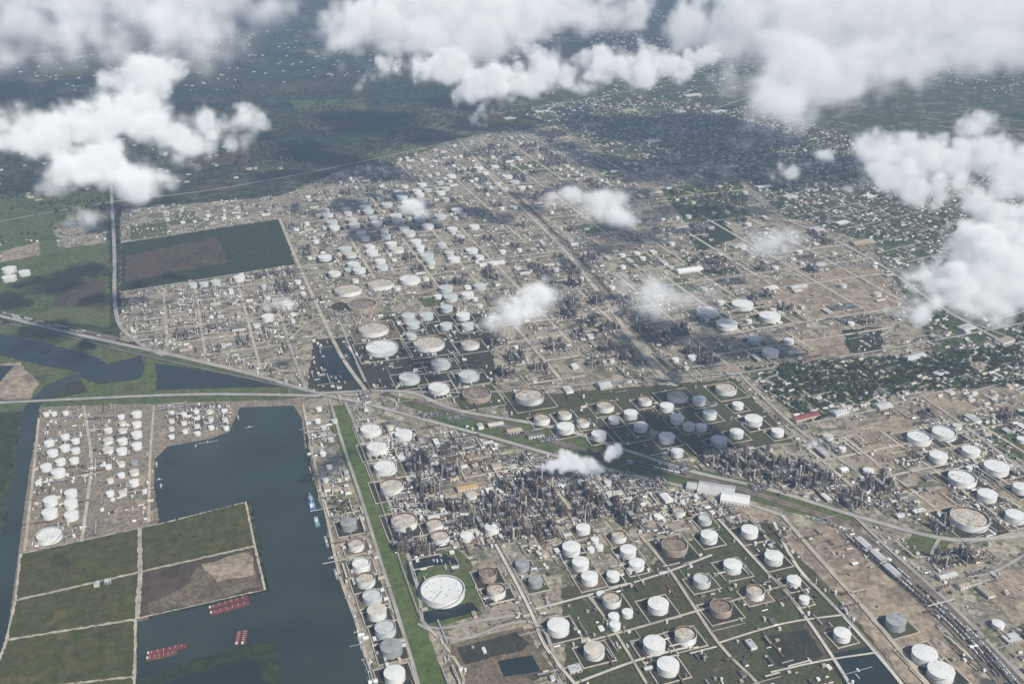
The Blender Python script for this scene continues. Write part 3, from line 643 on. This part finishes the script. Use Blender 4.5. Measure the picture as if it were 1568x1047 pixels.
# ---------------------------------------------------------------- parked cars
cars=MB()
def lot(u,v,nx,ny,rot=GR,fill=.8):
    x0,y0=P(u,v); c,n=math.cos(rot),math.sin(rot)
    lx,ly=nx*3+6,ny*9+6
    cars.box(x0,y0,1.0,2.85,lx,ly,rot,'asph')
    for i in range(nx):
        for j in range(ny):
            for s in (-2.5,2.5):
                if random.random()>fill: continue
                a=(i-nx/2+.5)*3; b=(j-ny/2+.5)*9+s*.9
                x=x0+a*c-b*n; y=y0+a*n+b*c; k=random.choice(['white','white','grey','silver','dgrey','dgrey','bred','blue','cream'])
                cars.box(x,y,3.1,3.8,1.9,4.6,rot,k); cars.box(x,y,3.81,4.4,1.6,2.3,rot,'glass',k)
for a in [(1040,352,34,7),(1075,345,22,8),(1010,335,22,5),(1000,740,20,4),(950,728,16,2),(1040,718,14,3),(700,640,18,2),(660,635,16,2),(1180,405,22,3),(1290,470,30,4),(1300,490,22,4),(1090,620,10,2),(1240,560,12,3),(840,672,16,2),(790,664,16,2),(1160,745,10,3),(1330,600,14,3)]: lot(*a)
cars.obj('parked_cars')
# ---------------------------------------------------------------- houses and trees
hs=MB(); trees=[]
def house(x,y,rt):
    lx,ly=random.uniform(11,20),random.uniform(8,12); hs.gable(x,y,.5,3.2,2.2,lx,ly,rt,random.choice(['cream','white','rooft']),random.choice(['roofd','roofd','rooft','roofs','roofd','cream','roofs']))
for ti,(poly,nh,ntree,a) in enumerate(((TW[0],650,2300,GR+.12),(TW[1],3000,4600,GR+.2),(TW[2],700,700,GR+.1))):
    X,Y=scatter(poly,nh)
    for x,y in zip(X,Y):
        if free(x,y,5): house(x,y,a+random.choice([0,math.pi/2])); occ.append((x,y,6))
    occ_a=np.array(occ)
    X,Y=scatter(poly,ntree)
    for x,y in zip(X,Y):
        if (math.sin(x*.012+1)+math.sin(y*.009)+random.uniform(-1,1))>-.7 and free(x,y,1) and not any(ins(t,x,y) for t in TANw): trees.append((x,y,random.uniform(3.5,7)))
for u,v,a,b in [(1040,345,60,40),(1130,375,50,30),(1250,350,50,40),(1210,300,60,40),(1330,300,50,40),(960,168,90,50),(1000,215,80,50),(1060,145,120,50),(905,190,90,40),(1100,170,90,50),(1040,170,70,40),(860,215,80,40),(780,180,70,40),(830,170,90,30),(1540,520,60,30),(1500,560,50,40),(1440,570,40,20),(1480,500,50,30),(1240,290,50,30),(1290,340,60,30),(1250,405,70,26),(1180,440,50,20)]:
    bld('commercial_building',u,v,a,b,7,random.choice(['white','cream']),random.choice(['white','roofs','rooft']),GR+.15,True)
for poly,n in ((PL([(-200,200),(430,150),(800,110),(1000,190),(850,190),(520,255),(-200,340)]),380),(PL([(900,20),(1700,20),(1700,330),(1150,160),(900,150)]),2600),(PL([(-300,60),(900,30),(780,110),(-300,190)]),450)):
    X,Y=scatter(poly,n)
    for x,y in zip(X,Y):
        if math.sin(x*.0021)+math.sin(y*.0017+1)>-.2:
            k=random.random(); s=1.0 if k<.95 else 2.4
            hs.gable(x,y,.5,4,2.5,random.uniform(14,24)*s,random.uniform(10,14)*s,GR+.2,'cream',random.choice(['roofs','rooft','roofd','roofd','rooft']))
hs.obj('houses')
def treeband(poly,n,s0=4,s1=8,cl=.0):
    X,Y=scatter(PL(poly),n)
    for x,y in zip(X,Y):
        if math.sin(x*.01)+math.sin(y*.008)+random.uniform(-1,1)>cl: trees.append((x,y,random.uniform(s0,s1)))
treeband([(-200,150),(430,120),(800,110),(820,185),(520,250),(-200,330)],5500,6,12,-.3)
treeband([(-60,300),(165,285),(170,330),(-60,390)],500)
treeband([(1010,290),(1130,270),(1150,330),(1050,340)],320)
treeband([(1040,395),(1100,385),(1130,420),(1060,425)],100)
treeband([(1180,560),(1420,545),(1560,530),(1560,560),(1350,600),(1220,600)],700,4,7.5,0)
treeband([(215,1040),(300,1010),(395,987),(425,985),(432,1080),(205,1090)],420,2,5,-.6)
treeband([(505,770),(535,765),(545,785),(510,790)],60,2,4,-2)
treeband([(425,470),(470,455),(480,490),(440,520)],40,3,5,-2)
treeband([(250,800),(378,768),(380,774),(252,806)],90,1.5,3,-2)
treeband([(185,372),(430,335),(452,406),(185,446)],160,2,4,0)
trees=[t for t in trees if not inside(WATw,np.array([t[0]]),np.array([t[1]]))[0]]
tp=[]
for s in range(4):
    R=np.random.default_rng(s); v=[];f=[]
    nl=4; lob=[(R.uniform(-.5,.5),R.uniform(-.5,.5),R.uniform(.9,1.6),R.uniform(.45,.7)) for _ in range(nl)]
    for i in range(34):
        L=lob[i%nl]; d=R.normal(size=3); d/=np.linalg.norm(d); c=np.array(L[:3])+d*L[3]*R.uniform(.6,1.0)
        n=d+R.normal(size=3)*.5; n/=np.linalg.norm(n); a=np.cross(n,[0,0,1.0]); a/=np.linalg.norm(a)+1e-6; b=np.cross(n,a); q=R.uniform(.2,.42)
        k=len(v); v+=[c-a*q,c-b*q*.8,c+a*q,c+b*q*.9]; f.append((k,k+1,k+2,k+3))
    k=len(v)
    for z,r in ((0,.09),(1.1,.05)):
        for i in range(4): v.append(np.array([r*math.cos(i*1.57),r*math.sin(i*1.57),z]))
    tf=[(k+i,k+(i+1)%4,k+4+(i+1)%4,k+4+i) for i in range(4)]
    tp.append((np.array(v),np.array(f+tf)))
T=np.array(trees)
print('trees',len(T),'clutter',cnt,time.time()-T0)
for part in range(2):
    Vs=[];Fs=[];Ms=[];b=0
    for s in range(4):
        sel=T[(np.arange(len(T))%8)==s+part*4]
        if not len(sel): continue
        v,f=tp[s]; a=rng.uniform(0,6.28,len(sel)); c,n=np.cos(a),np.sin(a)
        x=(v[None,:,0]*c[:,None]-v[None,:,1]*n[:,None])*sel[:,2:3]+sel[:,0:1]; y=(v[None,:,0]*n[:,None]+v[None,:,1]*c[:,None])*sel[:,2:3]+sel[:,1:2]
        z=v[None,:,2]*sel[:,2:3]*1.0+.5
        Vs.append(np.stack([x,y,z],-1).reshape(-1,3)); Fs.append((f[None]+(np.arange(len(sel))*len(v))[:,None,None]+b).reshape(-1,4)); Ms.append(np.tile(np.array([0]*(len(f)-4)+[1]*4),len(sel))); b+=len(sel)*len(v)
    V=np.concatenate(Vs);Fc=np.concatenate(Fs);Mi=np.concatenate(Ms)
    me=bpy.data.meshes.new('tree_mass'); me.vertices.add(len(V)); me.vertices.foreach_set('co',V.ravel().astype(np.float32)); me.loops.add(len(Fc)*4); me.loops.foreach_set('vertex_index',Fc.ravel().astype(np.int32)); me.polygons.add(len(Fc)); me.polygons.foreach_set('loop_start',np.arange(len(Fc),dtype=np.int32)*4)
    me.materials.append(M['leaf' if part==0 else 'leaf2']); me.materials.append(M['trunk']); me.polygons.foreach_set('material_index',Mi.astype(np.int32)); me.update(calc_edges=True)
    mkobj('tree_mass',me)
# ---------------------------------------------------------------- barges, docks
def barge(u,v,L,W,rot,k='bred'):
    x,y=P(u,v); mb=MB()
    vs=[]
    for sy in (-W/2,W/2):
        for a,b in ((-.5,1.2),(-.46,0),(.42,0),(.5,1.2),(.5,3),(-.5,3)): vs.append((a*L,sy,b))
    mb.add(vs,[(0,1,2,3,4,5),(11,10,9,8,7,6),(0,6,7,1),(1,7,8,2),(2,8,9,3),(3,9,10,4),(0,5,11,6)],k); mb.add([(-.5*L,-W/2,3.02),(.5*L,-W/2,3.02),(.5*L,W/2,3.02),(-.5*L,W/2,3.02)],[(0,1,2,3)],k)
    mb.box(-L*.02,0,3.04,4.2,L*.84,W*.7,0,'bred'); 
    for i in range(6): mb.box(-.38*L+i*L*.15,0,4.22,4.6,L*.01,W*.7,0,'cream')
    mb.box(-.46*L,0,3.04,5.5,3,3,0,'white')
    o=mb.obj('barge'); o.location=(x,y,1.4); o.rotation_euler[2]=rot
a1=math.atan2(P(378,918)[1]-P(322,934)[1],P(378,918)[0]-P(322,934)[0]); 
for (u,v,dx) in ((352,932,0),(350,924,0)): barge(u,v,72,9.5,a1)
a2=math.atan2(P(285,992)[1]-P(225,1005)[1],P(285,992)[0]-P(225,1005)[0]); barge(256,996,66,9.5,a2); barge(248,1005,50,9.5,a2,'rust')
a3=math.atan2(P(372,968)[1]-P(367,990)[1],P(372,968)[0]-P(367,990)[0]); barge(365,978,34,8.5,a3); barge(374,977,36,8.5,a3,'rust')
mb=MB(); mb.box(0,0,1,4,14,52,0,'blue'); mb.box(0,12,4,9,9,16,0,'blue','grey'); mb.box(-2,-12,4,7,5,12,0,'white')
for i in range(6): mb.box(3,-22+i*5,4,6,3,2.4,0,random.choice(['white','grey','teal']))
mb.box(0,-2,4,18,1,1,0,'white'); mb.box(0,8,17,18,1,22,0,'white')
o=mb.obj('work_barge'); o.location=(*P(477,772),.9); o.rotation_euler[2]=GR
mb=MB(); mb.box(0,0,1,3,10,34,0,'teal'); mb.box(0,6,3,7,6,10,0,'white'); mb.box(0,-8,3,5,7,9,0,'grey'); mb.cyl(0,3,7,11,.8,8,'dgrey')
o=mb.obj('tugboat'); o.location=(*P(485,800),.9); o.rotation_euler[2]=GR
dk=MB()
for u,v,L,W in [(500,830,5,40),(508,855,16,4),(515,880,5,34),(535,915,18,5),(543,945,5,34),(548,968,16,4),(552,985,5,40),(560,1010,16,4),(565,1030,5,40),(240,712,4,30),(244,735,14,3),(247,745,4,20),(318,678,50,3),(300,684,3,12),(365,640,3,30),(382,655,22,3),(475,720,3,30),(490,752,16,3)]:
    x,y=P(u,v); dk.box(x,y,2.6,3.2,L,W,GR,'timber','grey')
    for a in (-.45,-.15,.15,.45):
        dk.cyl(x+(E1[0]*a*L if L>W else -E2[0]*a*W),y+(E1[1]*a*L if L>W else -E2[1]*a*W),.5,4.4,.6,6,'timber')
    dk.box(x,y,3.22,5.4,3,3,GR,'white')
dk.obj('loading_dock')
# ---------------------------------------------------------------- clouds
def volmat(name,emis):
    m=bpy.data.materials.new(name); m.use_nodes=True; nt=m.node_tree; n=nt.nodes; l=nt.links; n.clear()
    o=n.new('ShaderNodeOutputMaterial'); a=n.new('ShaderNodeAttribute'); a.attribute_name='density'
    s=n.new('ShaderNodeVolumeScatter'); s.inputs['Color'].default_value=(1,1,1,1); s.inputs['Anisotropy'].default_value=-.25
    e=n.new('ShaderNodeEmission'); e.inputs['Color'].default_value=(.90,.95,1,1)  # glow added inside the vapour, stands in for multiply scattered light
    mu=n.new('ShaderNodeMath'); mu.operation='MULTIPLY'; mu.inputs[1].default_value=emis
    ad=n.new('ShaderNodeAddShader')
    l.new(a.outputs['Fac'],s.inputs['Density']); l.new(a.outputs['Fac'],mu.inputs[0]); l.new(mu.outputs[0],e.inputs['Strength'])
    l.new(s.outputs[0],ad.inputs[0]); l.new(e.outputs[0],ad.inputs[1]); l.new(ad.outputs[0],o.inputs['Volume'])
    try: m.cycles.volume_step_rate=8.0
    except Exception as ex: print('no mat step rate',ex)
    return m
CM=volmat('glowing_cloud_vapour',.30)  # self-glow brightens clouds and steam beyond what sun and sky give
def cloud(name,blobs,z,amp=.8,ext=5.0,edge=.35,res=150,zs=.72,flat=True,seed=0,zvar=.35,grow=1.22):
    R=random.Random(seed+11); B=[]
    for u,v,r in blobs:
        m=mpp(u,v,z); rr=r*m*grow; zz=z+R.uniform(-.1,1)*zvar*rr; x,y=P(u,v,zz); B.append((x,y,zz,rr))
    rm=sum(b[3] for b in B)/len(B); mg=.6*rm
    lo=[min(b[i]-b[3] for b in B)-mg for i in (0,1)]+[min(b[2]-b[3]*zs for b in B)-mg*.6]
    hi=[max(b[i]+b[3] for b in B)+mg for i in (0,1)]+[max(b[2]+b[3]*zs for b in B)+mg]
    cx=[(a+b)/2 for a,b in zip(lo,hi)]
    ng=bpy.data.node_groups.new(name+'_shape','GeometryNodeTree'); ng.interface.new_socket('Geometry',in_out='OUTPUT',socket_type='NodeSocketGeometry')
    n=ng.nodes; l=ng.links; out=n.new('NodeGroupOutput'); pos=n.new('GeometryNodeInputPosition')
    def math_(op,a,b=None,c=None):
        q=n.new('ShaderNodeMath'); q.operation=op
        for i,v in enumerate((a,b,c)):
            if v is None: continue
            if isinstance(v,(int,float)): q.inputs[i].default_value=v
            else: l.new(v,q.inputs[i])
        return q.outputs[0]
    off=n.new('ShaderNodeVectorMath'); off.operation='ADD'; off.inputs[1].default_value=(seed*913,0,0); l.new(pos.outputs[0],off.inputs[0])
    wn=n.new('ShaderNodeTexNoise'); wn.inputs['Scale'].default_value=1/(rm*1.5); wn.inputs['Detail'].default_value=2; l.new(off.outputs[0],wn.inputs['Vector'])
    ws=n.new('ShaderNodeVectorMath'); ws.operation='SUBTRACT'; l.new(wn.outputs['Color'],ws.inputs[0]); ws.inputs[1].default_value=(.5,.5,.5)
    wm=n.new('ShaderNodeVectorMath'); wm.operation='SCALE'; l.new(ws.outputs[0],wm.inputs[0]); wm.inputs['Scale'].default_value=rm*1.6
    wa=n.new('ShaderNodeVectorMath'); wa.operation='ADD'; l.new(pos.outputs[0],wa.inputs[0]); l.new(wm.outputs[0],wa.inputs[1])
    sv=n.new('ShaderNodeVectorMath'); sv.operation='MULTIPLY'; sv.inputs[1].default_value=(1,1,1/zs); l.new(wa.outputs[0],sv.inputs[0])
    acc=None
    for b in B:
        d=n.new('ShaderNodeVectorMath'); d.operation='DISTANCE'; l.new(sv.outputs[0],d.inputs[0]); d.inputs[1].default_value=(b[0]-cx[0],b[1]-cx[1],(b[2]-cx[2])/zs)
        s=math_('SUBTRACT',b[3],d.outputs['Value'])
        acc=s if acc is None else math_('SMOOTH_MAX',acc,s,rm*.8)
    nz=n.new('ShaderNodeTexNoise'); nz.inputs['Scale'].default_value=1/(rm*.75); nz.inputs['Detail'].default_value=6; nz.inputs['Roughness'].default_value=.64; nz.inputs['Distortion'].default_value=.4
    l.new(off.outputs[0],nz.inputs['Vector'])
    nn=math_('SUBTRACT',nz.outputs['Fac'],.5)
    vo=n.new('ShaderNodeTexVoronoi'); vo.feature='SMOOTH_F1'; vo.inputs['Scale'].default_value=1/(rm*.4); vo.inputs['Detail'].default_value=2; vo.inputs['Roughness'].default_value=.6; vo.inputs['Smoothness'].default_value=.5; l.new(off.outputs[0],vo.inputs['Vector'])
    vv=math_('SUBTRACT',.45,vo.outputs['Distance'])
    sdf=math_('ADD',math_('SUBTRACT',acc,rm*.12),math_('ADD',math_('MULTIPLY',nn,rm*amp*2.8),math_('MULTIPLY',vv,rm*amp*.6)))
    if flat:
        sp=n.new('ShaderNodeSeparateXYZ'); l.new(pos.outputs[0],sp.inputs[0])
        zb=z-.42*rm-cx[2]
        fl=math_('ADD',math_('SUBTRACT',sp.outputs[2],zb),math_('MULTIPLY',nn,rm*.9))
        sdf=math_('SMOOTH_MIN',sdf,fl,rm*.3)
    cl_=n.new('ShaderNodeClamp'); l.new(math_('MULTIPLY',sdf,1/(rm*edge)),cl_.inputs[0])
    den=math_('MULTIPLY',math_('POWER',cl_.outputs[0],1.5),ext/rm)
    vc=n.new('GeometryNodeVolumeCube'); l.new(den,vc.inputs['Density'])
    vc.inputs['Min'].default_value=[a-b for a,b in zip(lo,cx)]; vc.inputs['Max'].default_value=[a-b for a,b in zip(hi,cx)]
    dim=[b-a for a,b in zip(lo,hi)]; vx=max(dim)/res; 
    for i,k in enumerate('XYZ'): vc.inputs['Resolution '+k].default_value=max(8,int(dim[i]/vx))
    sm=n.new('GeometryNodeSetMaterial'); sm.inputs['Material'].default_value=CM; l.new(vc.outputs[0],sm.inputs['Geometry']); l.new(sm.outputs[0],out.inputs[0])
    me=bpy.data.meshes.new(name); me.materials.append(CM); o=mkobj(name,me,cx); md=o.modifiers.new('shape','NODES'); md.node_group=ng
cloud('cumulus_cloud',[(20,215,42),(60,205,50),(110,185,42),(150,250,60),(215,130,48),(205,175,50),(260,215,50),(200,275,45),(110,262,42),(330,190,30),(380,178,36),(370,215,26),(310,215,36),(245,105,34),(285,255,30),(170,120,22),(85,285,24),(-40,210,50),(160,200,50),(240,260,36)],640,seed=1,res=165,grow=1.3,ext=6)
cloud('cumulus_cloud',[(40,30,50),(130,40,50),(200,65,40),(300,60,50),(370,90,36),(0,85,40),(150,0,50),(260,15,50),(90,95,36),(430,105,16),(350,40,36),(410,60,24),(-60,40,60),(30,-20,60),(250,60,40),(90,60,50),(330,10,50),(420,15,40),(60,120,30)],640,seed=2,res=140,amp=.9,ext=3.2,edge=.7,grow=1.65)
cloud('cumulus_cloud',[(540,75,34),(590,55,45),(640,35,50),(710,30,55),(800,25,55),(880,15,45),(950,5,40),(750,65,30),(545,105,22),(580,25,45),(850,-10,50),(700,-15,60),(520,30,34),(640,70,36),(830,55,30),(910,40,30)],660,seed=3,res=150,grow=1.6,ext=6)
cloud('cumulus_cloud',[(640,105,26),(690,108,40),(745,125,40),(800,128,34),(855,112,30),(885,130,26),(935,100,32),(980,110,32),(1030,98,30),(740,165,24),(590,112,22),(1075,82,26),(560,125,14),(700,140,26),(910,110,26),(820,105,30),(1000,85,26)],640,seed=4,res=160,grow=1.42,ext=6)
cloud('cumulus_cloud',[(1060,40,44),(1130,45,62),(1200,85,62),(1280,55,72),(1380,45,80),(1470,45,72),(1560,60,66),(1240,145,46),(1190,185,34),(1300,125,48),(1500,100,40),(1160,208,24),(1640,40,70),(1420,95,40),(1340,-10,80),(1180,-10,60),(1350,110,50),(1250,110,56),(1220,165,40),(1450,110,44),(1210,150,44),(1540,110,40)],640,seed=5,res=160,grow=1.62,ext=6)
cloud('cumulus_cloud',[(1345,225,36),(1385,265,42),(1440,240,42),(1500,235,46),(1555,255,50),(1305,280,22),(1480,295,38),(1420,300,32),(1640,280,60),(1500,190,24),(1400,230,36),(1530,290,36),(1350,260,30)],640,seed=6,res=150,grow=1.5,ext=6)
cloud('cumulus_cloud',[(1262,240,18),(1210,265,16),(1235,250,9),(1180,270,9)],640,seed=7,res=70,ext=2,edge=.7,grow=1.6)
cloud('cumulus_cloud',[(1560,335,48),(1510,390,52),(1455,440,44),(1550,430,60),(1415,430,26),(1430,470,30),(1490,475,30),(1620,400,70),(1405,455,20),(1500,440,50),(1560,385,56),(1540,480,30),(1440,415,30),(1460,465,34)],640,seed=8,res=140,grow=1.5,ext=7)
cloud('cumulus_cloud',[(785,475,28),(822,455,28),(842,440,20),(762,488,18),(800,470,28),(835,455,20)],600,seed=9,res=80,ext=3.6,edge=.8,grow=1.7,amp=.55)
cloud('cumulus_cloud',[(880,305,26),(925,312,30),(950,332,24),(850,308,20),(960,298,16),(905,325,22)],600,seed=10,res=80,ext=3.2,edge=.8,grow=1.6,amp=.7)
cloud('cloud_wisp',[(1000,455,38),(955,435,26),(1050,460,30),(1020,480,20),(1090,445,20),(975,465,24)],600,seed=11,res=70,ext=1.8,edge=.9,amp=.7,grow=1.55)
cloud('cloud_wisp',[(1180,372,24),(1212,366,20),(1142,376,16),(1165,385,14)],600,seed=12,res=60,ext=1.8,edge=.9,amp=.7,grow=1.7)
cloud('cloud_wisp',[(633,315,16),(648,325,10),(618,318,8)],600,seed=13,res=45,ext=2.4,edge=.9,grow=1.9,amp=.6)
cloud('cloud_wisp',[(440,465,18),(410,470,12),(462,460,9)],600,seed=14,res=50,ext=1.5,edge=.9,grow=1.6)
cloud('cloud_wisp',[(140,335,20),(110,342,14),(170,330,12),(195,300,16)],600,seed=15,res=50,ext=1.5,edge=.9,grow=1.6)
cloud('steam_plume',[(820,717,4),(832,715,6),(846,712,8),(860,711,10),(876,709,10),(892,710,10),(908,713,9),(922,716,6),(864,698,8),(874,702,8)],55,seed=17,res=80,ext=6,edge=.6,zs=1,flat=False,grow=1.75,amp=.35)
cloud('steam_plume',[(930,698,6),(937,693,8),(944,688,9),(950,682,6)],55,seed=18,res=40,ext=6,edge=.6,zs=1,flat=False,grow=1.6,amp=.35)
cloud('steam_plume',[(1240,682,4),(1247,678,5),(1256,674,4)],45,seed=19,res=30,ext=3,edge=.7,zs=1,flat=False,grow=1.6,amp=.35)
# ---------------------------------------------------------------- haze layer
hb=MB(); HS=45000
hb.box(0,12000,-50,1000,2*HS,2*HS,0,'white'); me=bpy.data.meshes.new('haze_layer'); 
v=hb.v; me.from_pydata(v,[],[(0,1,5,4),(1,2,6,5),(2,3,7,6),(3,0,4,7),(4,5,6,7),(3,2,1,0)])
hm=bpy.data.materials.new('glowing_haze'); hm.use_nodes=True; nt=hm.node_tree; nt.nodes.clear(); n=nt.nodes
o=n.new('ShaderNodeOutputMaterial'); ab=n.new('ShaderNodeVolumeAbsorption'); em=n.new('ShaderNodeEmission'); ad=n.new('ShaderNodeAddShader')
BETA=1.15e-4
ab.inputs['Color'].default_value=(0,0,0,1); ab.inputs['Density'].default_value=BETA
em.inputs['Color'].default_value=(.52,.70,1,1); em.inputs['Strength'].default_value=BETA*.39  # added bluish glow in place of sunlight scattered by the haze
nt.links.new(ab.outputs[0],ad.inputs[0]); nt.links.new(em.outputs[0],ad.inputs[1]); nt.links.new(ad.outputs[0],o.inputs['Volume'])
me.materials.append(hm); mkobj('haze_layer',me)
# ---------------------------------------------------------------- light, sky, camera
az=math.radians(140); el=math.radians(42)
sd=Vector((math.sin(az)*math.cos(el),math.cos(az)*math.cos(el),math.sin(el)))
L=bpy.data.lights.new('sun','SUN'); L.energy=5.0; L.angle=math.radians(.5); L.color=(1,.95,.86)
so=bpy.data.objects.new('sun',L); sc.collection.objects.link(so); so.rotation_euler=(-sd).to_track_quat('-Z','Y').to_euler(); so.location=(0,0,3000)
w=bpy.data.worlds.new('World'); sc.world=w; w.use_nodes=True; nt=w.node_tree
st=nt.nodes.new('ShaderNodeTexSky'); st.sky_type='NISHITA'; st.sun_disc=False; st.sun_elevation=el; st.sun_rotation=az
bg=nt.nodes['Background']; bg.inputs[1].default_value=.085; nt.links.new(st.outputs[0],bg.inputs[0])
cam=bpy.data.cameras.new('camera'); cam.lens=35; cam.sensor_width=36; cam.clip_end=120000; cam.clip_start=1
co=bpy.data.objects.new('camera',cam); sc.collection.objects.link(co); co.location=(0,0,H); co.rotation_euler=(math.pi/2-TH,0,0); sc.camera=co
sc.view_settings.view_transform='Standard'; sc.view_settings.look='None'; sc.view_settings.exposure=0
print('done',time.time()-T0)
